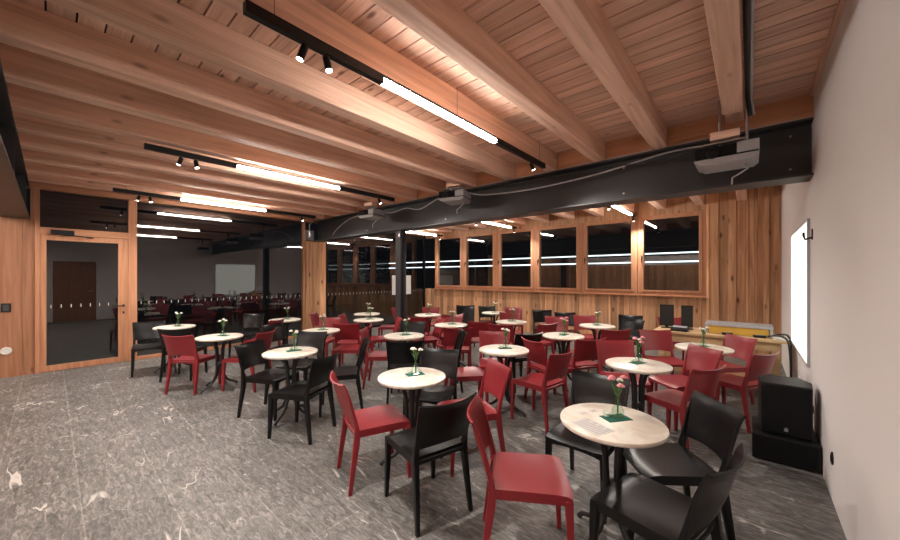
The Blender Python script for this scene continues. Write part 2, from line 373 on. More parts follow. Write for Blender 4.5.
struct(MB().box(XR-.03, XR-.0005, -.20, 4.61, ZD-.035, ZD-.0005, .4).build('trim_6', M['joist']))
# ---------------------------------------------------------------- joists
ORD = ['first','second','third','fourth','fifth','sixth','seventh','eighth','ninth','tenth','eleventh','twelfth','thirteenth','fourteenth']
JX = [-.115,-.78,-1.455,-2.09,-2.76,-3.48,-4.18,-4.88,-5.55,-6.24,-6.93,-7.63,-8.33]
for k in range(13):
    x = JX[k]; hw = .072
    if k == 0:
        mb = MB().box(-hw, hw, -.24, 4.02, ZJ, ZD-.001); mb.box(-hw, hw, 4.02, 4.61, ZJ+.11, ZD-.001)
    else: mb = MB().box(-hw, hw, -.24, 4.61, ZJ, ZD-.001)
    o = mb.build('ceiling_joist', M['joist'], None, bevel=.006); o.location.x = x
    tag(o, 'pale orange timber joist over the tables, %s from the white wall' % ORD[k], 'ceiling joist', 'joists of the near ceiling bay')
    o = MB().box(-hw, hw, 4.67, YB-.001, ZJ, ZD-.001).build('ceiling_joist', M['joist'], None, bevel=.006); o.location.x = x
    tag(o, 'timber joist between black beam and window wall, %s from the white wall' % ORD[k], 'ceiling joist', 'joists of the far ceiling bay')

# ---------------------------------------------------------------- steel
def ibeam(y0, y1, label, x0=XL, x1=XR):
    mb = MB(); ym = (y0+y1)/2; t = .022
    mb.box(x0, x1, y0, y1, ZB, ZB+t); mb.box(x0, x1, y0, y1, ZJ-t, ZJ-.0005); mb.box(x0, x1, ym-.008, ym+.008, ZB+t, ZJ-t)
    r = thing('steel_beam', label, 'steel beam', (0,0,0))
    mb.build('beam_profile', M['steel'], r, bevel=.004)
    return r, ym
bm1, ym1 = ibeam(4.59, 4.89, 'long dark grey steel beam crossing under the joists to the white wall')
bt = MB()
for x in (.30, -1.2, -4.2, -6.6):
    for z in (2.64, 2.96): bt.tube([(x, ym1-.0085, z), (x, ym1-.02, z)], .011, 6)
bt.build('bolt', M['galv'], bm1)
MB().box(XL+.02, XR, 4.60, 4.615, ZJ+.0005, ZJ+.012).build('cable_rail', M['galv'], bm1)
bm2, ym2 = ibeam(-.52, -.22, 'dark grey steel beam under the joist ends at the left edge')
for x in (-7.9, -5.45): MB().box(x-.006, x+.006, ym2+.009, ym2+.14, ZB+.0225, ZJ-.0225).build('stiffener_plate', M['steel'], bm2)

r = thing('steel_column', 'slim dark steel column under the long beam, among the red chairs', 'column', (-5.45, ym1, 0))
mb = MB(); mb.box(-.075,.075,-.08,-.07,.012,ZB-.001); mb.box(-.075,.075,.07,.08,.012,ZB-.001); mb.box(-.005,.005,-.07,.07,.012,ZB-.001)
mb.build('column_profile', M['steel'], r, bevel=.002)
MB().box(-.12,.12,-.12,.12,0,.012).build('base_plate', M['steel'], r)
MB().box(.03,.07,-.094,-.081,2.40,2.46).build('bracket', M['galv'], r)

r = thing('timber_pillar', 'broad timber pillar between the two glazed stretches, under the beam end', 'pillar', (XL, 0, 0))
mb = MB(); ys = [4.39, 4.58, 4.77, 4.95]
for i in range(3): mb.box(-.12, .05 if i != 1 else .065, ys[i], ys[i+1]-.004, 0, 2.525, rnd.random())
mb.build('pillar_boards', M['board'], r)
mb = MB(); mb.box(.0, .10, 4.36, 4.58, 2.54, 2.80); mb.tube([(.12,4.45,2.62),(.12,4.45,2.95),(.2,4.5,3.02)], .016)
mb.build('metal_bracket', M['galv'], r)

# ---------------------------------------------------------------- light tracks
def aim_spot(name, loc, target, watt, parent, ang=60):
    l = bpy.data.lights.new(name, 'SPOT'); l.energy = watt; l.color = LAMP_COL; l.spot_size = math.radians(ang); l.spot_blend = 1.0; l.shadow_soft_size = .03
    o = bpy.data.objects.new(name, l); C.objects.link(o); o.parent = parent
    o.location = loc; d = Vector(target)-Vector(loc); o.rotation_euler = d.to_track_quat('-Z', 'Y').to_euler(); return o
def track(x, y0, y1, l0, l1, z, spots, label, group, lamp=True):
    r = thing('track_light', label, 'track light', (x, 0, z), 0, group)
    if y0 < l0-.01: MB().box(-.022,.022,y0,l0-.001,-.03,.03).build('track_rail', M['blacks'], r)
    if y1 > l1+.01: MB().box(-.022,.022,l1+.001,y1,-.03,.03).build('track_rail', M['blacks'], r)
    MB().box(-.022,.022,l0,l1,0.012,.03).build('lamp_housing', M['blacks'], r)
    MB().box(-.021,.021,l0,l1,-.028,.0115).build('light_tube', M['led'], r, bevel=.008)
    for y in (y0+.15, (y0+y1)/2, y1-.12): MB().tube([(0,y,.03),(0,y,ZD-z-.001)], .0015, 6).build('hanger', M['blacks'], r)
    for (y, dx, dy) in spots:
        d = Vector((dx, dy, -1)).normalized(); p = Vector((0, y, -.055))
        MB().tube([(0,y,-.03),(0,y,-.06)], .008, 8).build('spot_joint', M['blacks'], r)
        h = MB().tube([p-d*.01, p+d*.075], .022, 14).build('spot_head', M['blacks'], r, smooth=40)
        MB().tube([p+d*.0755, p+d*.078], .018, 14).build('spot_lens', M['spotlens'], h)
        if SPOT_W and lamp: aim_spot('spot_beam', tuple(p+d*.112), tuple(p+d*2), SPOT_W, r, 125)
    return r
near = [(-1.985, 'nearest the camera'), (-4.93, 'the middle one of the near bay'), (-7.80, 'in front of the door, farthest left')]
TZ = 3.0
for x, t in near:
    track(x, .66, 4.12, 1.55, 3.0, TZ, [(.98,-.18,-.30),(1.12,.22,.12),(3.78,.3,.3)], 'black track with white tube under the near joists, '+t, 'track lights of the near bay')
for x, t in [(-1.95, 'before the rightmost windows'), (-4.95, 'before the third window from left'), (-7.75, 'right of the steel column')]:
    track(x, 6.55, 8.55, 6.80, 8.25, 2.94, [(6.66,.2,-.2),(8.42,.1,.25)], 'short white tube light in the far bay, '+t, 'track lights of the far bay')
for x, t in ((-.55,'rightmost'), (-1.98,'right'), (-3.4,'right of middle'), (-4.9,'middle'), (-7.8,'left')):  # unseen tracks added behind the viewpoint as fill light for the room
    track(x, -3.9, -.85, -3.7, -1.05, TZ, [], 'added fill track behind the viewpoint with white tube, the '+t+' one', 'added fill tracks behind the viewpoint')
r = thing('outdoor_light_rail', 'two long pale light tubes outside beyond the window panes', 'light tubes', (0, 9.35, -.03))
for z in (2.16, 1.96): MB().tube([(-11.5, 0, z), (1.2, 0, z)], .015, 8).build('light_tube', M['outled'], r)
for x in (-11, -7, -3, 1): MB().box(x-.015, x+.015, .02, .05, 0, 2.2).build('support', M['steel'], r)

# ---------------------------------------------------------------- projectors
def projector(x, y, z, w, label, top=ZJ+.03, rz=0):
    r = thing('projector', label, 'projector', (x, y, z), rz)
    h = .15; d = .34
    prof = [(-w/2, .03), (-w/2+.05, 0), (w/2-.06, 0.0), (w/2, .03), (w/2, h), (-w/2, h)]
    b = MB().prism([(a, -d/2, c) for a, c in prof], (0, d, 0)).build('housing', M['grille'], r, bevel=.006)
    MB().prism([(a*1.02, -d/2-.012, c-.012) for a, c in [(-w/2,.035),(-w/2+.06,0),(w/2-.04,0),(w/2,.03),(w/2,.055),(-w/2,.055)]], (0, d+.024, 0)).build('lower_shell', M['silver'], r, bevel=.006)
    MB().box(w*.18, w/2+.006, -d/2-.008, d/2, .056, h+.004).build('side_panel', M['silver'], r, bevel=.004)
    MB().lathe([(.045,0),(.05,.012),(.035,.014),(.03,.004)], 18, (0,0,0)).build('lens', M['blacks'], r, smooth=40, mat4=Matrix.Translation((-w*.2,-d/2-.001,.085)) @ Matrix.Rotation(PI/2,4,'X'))
    top -= z
    mb = MB(); mb.box(-.10,.10,-.08,.08,h+.001,h+.015)
    for sx in ((-.07,.07) if top < ZJ+.1-z else (-.05,.15)): mb.tube([(sx,0,h+.015),(sx,0,top)], .011)
    mb.box(-.2,.14,-.05,.05,h+.06,h+.075)
    mb.build('ceiling_bracket', M['galv'], r)
    MB().box(-.12,.10,-.09,.05,h+.09,h+.16).build('mounting_block', M['deck'], r)
    MB().tube([(w*.3,.0,.0),(w*.34,-.01,-.06),(w*.22,-.02,-.10),(w*.1,-.02,-.13),(w*.09,0,-.19)], .007).build('power_cord', M['wcable'], r)
    return r
projector(-.17, 4.24, 2.66, .46, 'silver and black projector hung below the joist nearest the white wall', top=ZD)
projector(-3.62, 4.30, 2.80, .42, 'dark projector hanging over the tables near the middle of the beam', rz=.3)
projector(-5.85, 4.30, 2.78, .40, 'small dark projector hung in front of the column head', rz=.2)

# ---------------------------------------------------------------- cables on the beam
def cable(name, pts, r, mat, label, cat='cable'):
    P = [Vector(p) for p in pts]; out = []
    for i in range(len(P)-1):
        p0 = P[max(i-1,0)]; p1 = P[i]; p2 = P[i+1]; p3 = P[min(i+2,len(P)-1)]
        for k in range(6):
            t = k/6; out.append(.5*((2*p1)+(-p0+p2)*t+(2*p0-5*p1+4*p2-p3)*t*t+(-p0+3*p1-3*p2+p3)*t**3))
    out.append(P[-1])
    return tag(MB().tube(out, r, 7).build(name, mat, smooth=60), label, cat)
cable('power_cable', [(-.25,4.40,2.93),(-.7,4.55,2.99),(-1.5,4.575,2.90),(-2.4,4.575,2.86),(-3.2,4.55,2.90),(-3.5,4.46,2.97)], .010, M['wcable'], 'pale cable sagging along the beam between the two larger projectors')
cable('power_cable', [(-.3,4.42,2.91),(-.9,4.56,2.93),(-1.7,4.57,2.98),(-2.6,4.575,3.0),(-3.4,4.5,3.02)], .011, M['cable'], 'black cable along the top of the beam by the right projector')
cable('power_cable', [(-3.8,4.46,2.95),(-4.2,4.56,3.0),(-4.7,4.56,2.86),(-5.1,4.56,2.93),(-5.5,4.52,2.88),(-5.9,4.47,2.95)], .010, M['wcable'], 'pale looped cable between middle projector and column head')
cable('power_cable', [(-6.05,4.46,2.94),(-6.5,4.57,2.98),(-7.1,4.57,2.92),(-7.6,4.575,2.75),(-7.8,4.575,2.62)], .010, M['wcable'], 'pale cable drooping on the beam left of the small projector')
for j,(dx,dz) in enumerate(((0,0),(.025,.03),(.012,-.03),(.03,-.015))):
    tag(MB().tube([(-.02+dx,y,3.17+dz+.012*math.sin(y*3+j*2)) for y in [i*.22-.2 for i in range(20)]]+[(.0+dx,4.13,3.05)], .010 if j%2 else .013, 7).build('power_cable', M['cable'] if j%2==0 else M['silver'], smooth=60),
        ('thick black cable, lowest of the bundle','thin grey cable, highest of the bundle','black cable at the bottom of the bundle','grey cable at the outside of the bundle')[j]+' beside the joist nearest the white wall', 'cable', 'cable bundle along the joist')

# ---------------------------------------------------------------- right wall things
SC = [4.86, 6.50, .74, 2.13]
r = thing('projection_panel', 'pale glowing screen on the white wall between loudspeaker and desk, mirrored in the glass', 'projection', (XR, 0, 0))  # glowing panel put in place of the projector's image on the wall
MB().box(-.022,-.001,SC[0]-.03,SC[1]+.03,SC[2]-.03,SC[3]+.03).build('panel_frame', M['silver'], r)
MB().box(-.025,-.0221,SC[0],SC[1],SC[2],SC[3]).build('glow_panel', M['projection'], r)
r = thing('coat_hook', 'small black hook high on the white wall', 'hook', (XR, 4.66, 1.98))
MB().box(-.008,-.0005,-.018,.018,-.04,.06).build('hook_plate', M['blacks'], r)
MB().tube([(-.008,0,-.02),(-.05,0,-.035),(-.06,0,0),(-.06,0,.03)], .009).build('hook_arm', M['blacks'], r)
r = thing('wall_outlet', 'black oval cable outlet low on the white wall near the loudspeaker', 'outlet', (XR, 3.62, .31))
MB().lathe([(.045,0),(.045,.008),(.03,.012),(.03,.006)], 24).build('outlet_ring', M['blacks'], r, mat4=Matrix.Diagonal((1,.75,1,1)) @ Matrix.Rotation(-PI/2,4,'Y'))

# loudspeaker on its box
r = thing('subwoofer_box', 'low wide black box on the floor under the loudspeaker', 'speaker box', (.225, 4.30, 0))
MB().box(-.21,.21,-.25,.22,.012,.225).build('cabinet', M['blacks'], r, bevel=.008)
MB().box(-.19,.19,-.2545,-.2502,.03,.21).build('front_grille', M['grille'], r)
for sx in (-.17,.17):
    for sy in (-.2,.18): MB().lathe([(.02,0),(.02,.0118)], 12, (sx,sy,0)).build('rubber_foot', M['cable'], r)
r = thing('loudspeaker', 'black loudspeaker with small silver badge, standing on the low black box', 'loudspeaker', (.235, 4.31, .2265))
poly = [(-.16,-.19),(.16,-.19),(.175,.02),(.11,.17),(-.11,.17),(-.175,.02)]
MB().prism([(x,y,0) for x,y in poly], (0,0,.44)).build('cabinet', M['blacks'], r, bevel=.012)
MB().box(-.15,.15,-.197,-.1905,.015,.425).build('front_grille', M['grille'], r, bevel=.002)
bd = MB().box(-.012,.012,-.2,-.1972,.045,.07).box(-.004,.004,-.2005,-.2,.072,.078); bd.build('badge', M['galv'], r)
MB().box(.1705,.178,-.06,.04,.2,.26).build('side_handle', M['cable'], r)

# ---------------------------------------------------------------- desk
r = thing('long_desk', 'long light wooden desk against the boarded back wall right of windows', 'desk', (-.385, 6.45, 0))
MB().box(-.745,.745,-.36,.36,.735,.77).build('desk_top', M['desk'], r, bevel=.004)
MB().box(-.66,.66,-.31,-.285,.62,.7345).build('apron', M['desk'], r)
for sx in (-.64,.64):
    for sy in (-.27,.30): MB().box(sx-.045,sx+.045,sy-.035,sy+.035,0,.7345).build('leg', M['desk'], r, bevel=.004)
MB().box(-.58,.58,-.25,.28,.14,.165).build('lower_shelf', M['desk'], r)
TD = .7705
def flatscreen(x, y, w, h, rz, label):
    r = thing('monitor', label, 'monitor', (x, y, TD), rz)
    MB().box(-w/2,w/2,-.012,.012,.03,.03+h).build('display', M['blacks'], r, bevel=.004)
    MB().box(-w/2+.01,w/2-.01,-.0135,-.0125,.045,.015+h).build('display_face', M['cable'], r)
    MB().box(-.02,.02,.0125,.03,.01,.16).build('stand_neck', M['blacks'], r); MB().box(-.08,.08,-.06,.08,0,.0099).build('stand_foot', M['blacks'], r)
flatscreen(-1.01, 6.50, .19, .34, .25, 'black upright monitor at the left end of the long desk')
flatscreen(-.74, 6.50, .15, .34, .15, 'narrower black upright monitor on the desk, beside the small black device')
r = thing('desk_device', 'small black device with sloping top, before the narrower monitor on desk', 'device', (-.80, 6.23, TD))
MB().prism([(-.11,-.08,0),(-.11,.08,0),(-.11,.08,.07),(-.11,-.08,.03)], (.22,0,0)).build('casing', M['blacks'], r, bevel=.004)
MB().box(-.09,.09,-.02,.05,.0,.004).build('key_pad', M['silver'], r, mat4=Matrix.Translation((0,0,.056)) @ Matrix.Rotation(math.radians(14),4,'X'))
r = thing('display_case', 'low yellow fronted case with grey glassy lid lying on the desk', 'case', (-.13, 6.50, TD))
MB().box(-.33,.33,-.18,.2,0,.11).build('case_body', M['yellow'], r, bevel=.004)
MB().box(-.37,.37,-.21,.23,.1105,.14).build('case_lid', M['silver'], r, bevel=.004)
for sx in (-.35,.35): MB().box(sx-.015,sx+.015,-.20,.21,0,.11).build('side_rail', M['silver'], r)
for i,(x,w_) in enumerate(((-.24,.12),(.10,.13))):
    r = thing('remote_control', ('black handset lying before the left part of the yellow case','black handset lying before the right end of the yellow case')[i], 'handset', (x, 6.24, TD), .2)
    MB().box(-w_/2,w_/2,-.03,.03,0,.035).build('handset_body', M['blacks'], r, bevel=.01); MB().box(-w_/2+.02,w_/2-.02,-.02,.02,.0352,.037).build('button_field', M['silver'], r)
r = thing('paper_stack', 'small stack of white paper at the right end of the desk', 'paper', (.29, 6.22, TD), .0)
for i in range(4): MB().box(-.06,.06,-.09,.09,i*.006,i*.006+.005).build('sheet', M['paper'], r, mat4=Matrix.Rotation(.15*i,4,'Z'))
cable('power_cable', [(.18,6.22,.80),(.28,6.12,.83),(.36,6.02,.78),(.385,6.02,.5),(.385,6.05,.15),(.37,6.08,.02)], .012, M['cable'], 'thick black cable falling from the right end of the desk')
cable('power_cable', [(.20,6.36,.785),(.30,6.28,.83),(.385,6.20,.80),(.40,6.20,.45),(.40,6.22,.03)], .012, M['cable'], 'second black cable hanging behind the right desk leg')
o = cable('cable_coil', [(.13+.09*math.cos(a*.7), 6.28+.03*math.sin(a*.35), .26+.085*math.sin(a*.7)) for a in range(28)], .009, M['wcable'], 'white coiled cable on the shelf under the desk', 'cable')

# ---------------------------------------------------------------- left edge
r = thing('light_switch', 'black switch plate on the timber wall at the left edge', 'switch', (XL, -.46, 1.03))
MB().box(.0005,.012,-.05,.05,0,.14).build('switch_plate', M['blacks'], r, bevel=.003); MB().box(.0125,.016,-.03,.03,.02,.12).build('rocker', M['steel'], r)
r = thing('wall_socket', 'round white socket low on the timber wall at left edge', 'socket', (XL, -.46, .42))
MB().lathe([(.06,.0005),(.06,.02),(.045,.028),(.04,.018)], 24).build('socket_ring', M['paper'], r, smooth=40, mat4=Matrix.Rotation(PI/2,4,'Y'))
o = MB().box(-5.62,-5.18,7.2,7.2,0,0)
r = thing('pale_sheet', 'pale notice sheet on the glass behind the steel column', 'panel', (XL, 7.75, .98))  # flat pale rectangle set on the pane
MB().box(-.019,-.016,-.42,.42,0,.64).build('sheet', M['paper'], r)

# ---------------------------------------------------------------- tables
TOPZ = .748
def make_table():
    r = thing('bistro_table', 'x', 'table', (0,0,0))
    MB().lathe([(.02,TOPZ-.032),(.268,TOPZ-.032),(.285,TOPZ-.026),(.290,TOPZ-.014),(.288,TOPZ-.004),(.280,TOPZ),(.02,TOPZ)], 48).build('tabletop', M['marble'], r, smooth=50)
    MB().lathe([(.10,TOPZ-.045),(.10,TOPZ-.0325)], 20).build('mounting_plate', M['iron'], r, smooth=40)
    MB().lathe([(.05,.33),(.055,.34),(.055,.37),(.05,.38)], 16).build('hub', M['iron'], r, smooth=40)
    for k in range(4):
        a = PI/4 + k*PI/2; c, s = math.cos(a), math.sin(a)
        prof = [(.17,TOPZ-.048),(.12,TOPZ-.055),(.075,TOPZ-.10),(.050,.56),(.043,.45),(.043,.30),(.055,.21),(.095,.13),(.15,.085),(.205,.062),(.245,.040),(.262,.018)]
        MB().tube([(c*q, s*q, z) for q, z in prof], [.013,.016,.018,.018,.018,.018,.018,.017,.016,.015,.015,.018], 8).build('leg', M['iron'], r, smooth=60)
        
    return r
def make_vase(kind):
    """kind 0 pink carnations, 1 white flowers"""
    r = thing('flower_vase', 'x', 'vase', (0,0,0))
    mb = MB().lathe([(.020,0),(.036,.002),(.038,.02),(.034,.05),(.018,.085),(.013,.10),(.013,.125),(.016,.13),(.011,.13),(.010,.10),(.015,.085),(.031,.05),(.034,.02),(.03,.006)], 20)
    mb.build('bottle', M['vglass'], r, smooth=60)
    rr = random.Random(kind+3); tops = []
    n = 5 if kind == 0 else 3
    for i in range(n):
        a = i*2*PI/n + .4; q = .022+.02*rr.random(); t = (q*math.cos(a)*1.5, q*math.sin(a)*1.5, .20+.05*rr.random()); tops.append(t)
        MB().tube([(.002*math.cos(a),.002*math.sin(a),.01),(.004*math.cos(a),.004*math.sin(a),.12),(t[0]*.6,t[1]*.6,.17),t], .0022, 6).build('flower_stem', M['stem'], r)
    for i, t in enumerate(tops):
        mb = MB()
        for k in range(9):
            a = k*2.4; q = .003+.0016*k; mb.ball((t[0]+q*math.cos(a), t[1]+q*math.sin(a), t[2]+.012-.0012*k), .0095, 7, .8)
        mb.build('blossom', M['pink'] if kind == 0 and i != 4 else M['white'], r, smooth=60)
    mb = MB()
    for k in range(11):
        a = k*2.4; z = .12+.006*k; q = .035+.012*math.sin(k*1.7)
        c, s = math.cos(a), math.sin(a)
        p = [(0.006*c,.006*s,z),(q*.5*c-.010*s,q*.5*s+.010*c,z+.02),(q*c,q*s,z+.045),(q*.5*c+.010*s,q*.5*s-.010*c,z+.02)]
        mb.add(p+[(x,y,zz-.0012) for x,y,zz in p], [(0,1,2,3),(7,6,5,4),(0,4,5,1),(1,5,6,2),(2,6,7,3),(3,7,4,0)])
    mb.build('leaf_spray', M['stem'], r)
    return r
def make_napkin():
    r = thing('green_napkin', 'x', 'napkin', (0,0,0))
    MB().box(-.08,.08,-.05,.05,0,.0012).build('napkin_sheet', M['green'], r); MB().box(-.075,.02,-.045,.045,.0013,.003).build('folded_layer', M['green'], r)
    return r
def make_candle():
    r = thing('tea_light', 'x', 'candle', (0,0,0))
    MB().lathe([(.021,0),(.024,.028),(.021,.028),(.019,.012)], 16).build('glass_cup', M['vglass'], r, smooth=50); MB().lathe([(.017,.002),(.017,.02)], 12).build('wax', M['white'], r)
    return r
table0 = make_table(); vases = [make_vase(0), make_vase(1)]; nap0 = make_napkin(); can0 = make_candle()
used = {}
def inst(proto, loc, rz, label, group=None, scale=None):
    o = proto if not used.get(proto.name) else copy_tree(proto)
    used[proto.name] = True
    o.location = loc; o.rotation_euler = (0,0,rz); o['label'] = label
    if group: o['group'] = group
    return o
# lateral and ahead distances, in metres; vase kind; short name used in labels of what stands on it
TABLES = [
 (.955, 2.045, 0, 'nearest table, front right'),
 (-.325, 2.96, 1, 'table in the middle foreground'),
 (1.825, 3.36, 0, 'table behind the nearest one'),
 (.63, 4.04, 1, 'table behind the two red seats right of centre'),
 (3.04, 4.15, 1, 'table in front of the long desk'),
 (-1.80, 3.91, 1, 'front table of the left group'),
 (-3.26, 4.90, 1, 'table behind the left red chair'),
 (-4.66, 5.86, 1, 'leftmost table beside the glass door'),
 (-.66, 4.98, 1, 'table behind the black chair near the column'),
 (.018, 6.10, 1, 'table just right of the steel column'),
 (-2.03, 5.44, 1, 'table before the timber pillar'),
 (-3.24, 6.80, 1, 'far table left of the pillar'),
 (-1.60, 6.80, 1, 'front of two far tables between pillar and column'),
 (-1.89, 7.87, 1, 'rear of two far tables between pillar and column'),
 (-.49, 7.66, 1, 'small far table right behind the steel column'),
 (1.15, 6.50, 1, 'far table before the fourth window from the right'),
 (1.63, 4.98, 0, 'table below the third window from the right'),
 (2.54, 5.98, 1, 'table below the second window from right'),
 (1.03, 8.08, 1, 'farthest table against the boards'),
]
for i, (lat, d, kind, nm) in enumerate(TABLES):
    p = W(lat, d); rz = rnd.uniform(0, PI)
    inst(table0, p, rz, 'round cream bistro table, '+nm, 'round bistro tables')
    off = W(.04, .03) if i == 0 else W(.02, .04)
    q = p+off; 
    inst(nap0, (q.x, q.y, TOPZ+.0003), .95 if i == 0 else rnd.uniform(.5,1.5), 'green napkin, '+nm, 'green napkins on the tables')
    inst(vases[kind], (q.x+.01, q.y, TOPZ+.0035), rnd.uniform(0,6), ('pink' if kind==0 else 'white')+' flowers in glass bottle, '+nm, 'flower bottles on the tables')
    q = p+off+W(-.045, .02)
    inst(can0, (q.x, q.y, TOPZ+.0035), 0, 'tea light, '+nm, 'tea lights on the tables')
def leaflet(lat, d, w_, h_, rz, label, name='leaflet'):
    p = W(lat, d, TOPZ+.0004); r = thing(name, label, 'leaflet', p, rz)
    MB().box(-w_/2,w_/2,-h_/2,h_/2,0,.0014).build('sheet', M['paper'], r)
    mb = MB()
    for k in range(int(h_/.016)-1): mb.box(-w_/2+.01, w_/2-.01-(.03 if k%3==2 else 0), -h_/2+.012+k*.016, -h_/2+.017+k*.016, .0015, .0018)
    mb.build('printed_lines', M['ink'], r)
leaflet(.80, 1.96, .14, .20, YAW+.45, 'white printed leaflet lying left on the nearest table')
leaflet(.83, 2.15, .05, .04, YAW+.2, 'small grey card behind the leaflet, left one of two')
leaflet(.905, 2.185, .05, .035, YAW+.5, 'small grey card behind the leaflet, right one of two')
leaflet(-.47, 2.93, .14, .2, YAW+1.0, 'pale printed leaflet on the middle foreground table')

# ---------------------------------------------------------------- chairs
def make_chair(mat):
    r = thing('stacking_chair', 'x', 'chair', (0,0,0))
    # seat: dished sheet, local +y is the front
    NX, NY = 12, 12
    def sp(i, j, low):
        u = -1+2*i/NX; v = -1+2*j/NY
        y = .005+.215*v; hw = .214-.008*(1-v)/2-.004
        # rounded corners
        x = u*hw
        if v > .0: y -= .010*(u**8)*(v**3)
        z = .452 - .012*(1-u*u)*(1-max(v,-1)**2) - .016*max(0,(v-.6)/.4)**2 + .004*(u*u)
        return (x, y, z-(.022 if low else 0))
    vs = []; fs = []
    for low in (0, 1):
        for j in range(NY+1):
            for i in range(NX+1): vs.append(sp(i, j, low))
    nn = (NX+1)*(NY+1); idx = lambda i, j, l: l*nn + j*(NX+1)+i
    for j in range(NY):
        for i in range(NX):
            fs.append((idx(i,j,0),idx(i+1,j,0),idx(i+1,j+1,0),idx(i,j+1,0))); fs.append((idx(i,j,1),idx(i,j+1,1),idx(i+1,j+1,1),idx(i+1,j,1)))
    for i in range(NX):
        fs.append((idx(i,0,1),idx(i+1,0,1),idx(i+1,0,0),idx(i,0,0))); fs.append((idx(i+1,NY,1),idx(i,NY,1),idx(i,NY,0),idx(i+1,NY,0)))
    for j in range(NY):
        fs.append((idx(0,j+1,1),idx(0,j,1),idx(0,j,0),idx(0,j+1,0))); fs.append((idx(NX,j,1),idx(NX,j+1,1),idx(NX,j+1,0),idx(NX,j,0)))
    mb = MB(); mb.add(vs, fs); mb.build('seat', mat, r, smooth=50)
    # apron under the seat
    mb = MB(); t = .016
    for s in (-1, 1):
        mb.hexa([(s*.206,.185,.40),(s*.200,-.19,.40),(s*(.200-t),-.19,.40),(s*(.206-t),.185,.40)], [(s*.207,.195,.437),(s*.199,-.20,.437),(s*(.199-t),-.20,.437),(s*(.207-t),.195,.437)])
    n = 8
    for k in range(n):
        def fy(a): return .2, .388+.024*(1-a*a)
        a0, a1 = -1+2*k/n, -1+2*(k+1)/n; x0, x1 = a0*.20, a1*.20; z0, z1 = fy(a0)[1], fy(a1)[1]
        y0 = .212-.004*a0*a0; y1 = .212-.004*a1*a1
        mb.hexa([(x0,y0-t,z0),(x1,y1-t,z1),(x1,y1,z1),(x0,y0,z0)], [(x0,y0-t,.437),(x1,y1-t,.437),(x1,y1,.437),(x0,y0,.437)])
        mb.hexa([(x0*.93,-.205,z0),(x1*.93,-.205,z1),(x1*.93,-.205+t,z1),(x0*.93,-.205+t,z0)], [(x0*.93,-.205,.437),(x1*.93,-.205,.437),(x1*.93,-.205+t,.437),(x0*.93,-.205+t,.437)])
    mb.build('seat_apron', mat, r)
    # legs
    for s in (-1, 1):
        X = .190; a = .021; b_ = .013
        tx, ty = s*X, .192; fx, fy_ = s*(X+.010), .206
        MB().hexa([(fx-b_,fy_-b_,0),(fx+b_,fy_-b_,0),(fx+b_,fy_+b_,0),(fx-b_,fy_+b_,0)], [(tx-a,ty-a,.425),(tx+a,ty-a,.425),(tx+a,ty+a,.425),(tx-a,ty+a,.425)]).build('leg', mat, r, bevel=.005)
    ZT = .802
    def backy(z):
        q = (z-.43)/(ZT-.43); return -.205 - .055*q - .030*q*q
    for s in (-1, 1):
        # rear leg sweeps up into the stile beside the backrest
        pts = [(.207,-.262,0,.012,.014),(.200,-.238,.18,.014,.018),(.193,-.212,.36,.017,.022),(.192,-.206,.44,.018,.020),(.195,backy(.50)+.002,.50,.014,.014),(.197,backy(.58),.58,.010,.010),(.204,backy(.68),.68,.006,.007),(.209,backy(.745),.745,.002,.003)]
        vs = []; fs = []
        for (x, y, z, ax, ay) in pts: vs += [(s*x-ax,y-ay,z),(s*x+ax,y-ay,z),(s*x+ax,y+ay,z),(s*x-ax,y+ay,z)]
        for k in range(len(pts)-1):
            for q in range(4): fs.append((k*4+q, k*4+(q+1)%4, k*4+4+(q+1)%4, k*4+4+q))
        fs += [(3,2,1,0), tuple(len(vs)-4+q for q in range(4))]
        mb = MB(); mb.add(vs, fs); mb.build('leg', mat, r, bevel=.004, smooth=40)
    # backrest: bent sheet with an open slot at its foot
    NX, NZ = 16, 14; zs = [.415,.440,.530]+[.530+(ZT-.530)*k/11 for k in range(1,12)]
    vs = []; fs = []
    for j, z in enumerate(zs):
        q = max(0,(z-.43)/(ZT-.43))
        for i in range(NX+1):
            u = -1+2*i/NX; hw = .196+.022*q
            zz = z + .016*u*u*max(0,q-.5)*2
            zz -= (.018 if j == 2 else .012 if j <= 1 else 0)*(u*u) - (.0 if j > 1 else .0)
            y = backy(zz) - .048*(1-u*u)*min(1,.35+q*1.2) - (.012*max(0,(q-.88)/.12)**2)
            vs.append((u*hw, y, zz))
    for j in range(len(zs)-1):
        for i in range(NX):
            if j == 1 and 1 <= i < NX-1: continue
            a = j*(NX+1)+i; fs.append((a, a+1, a+NX+2, a+NX+1))
    mb = MB(); mb.add(vs, fs); mb.build('backrest', mat, r, solid=.012, smooth=50)
    return r
red0 = make_chair(M['red']); black0 = make_chair(M['black'])
R_, K_ = 'r', 'k'
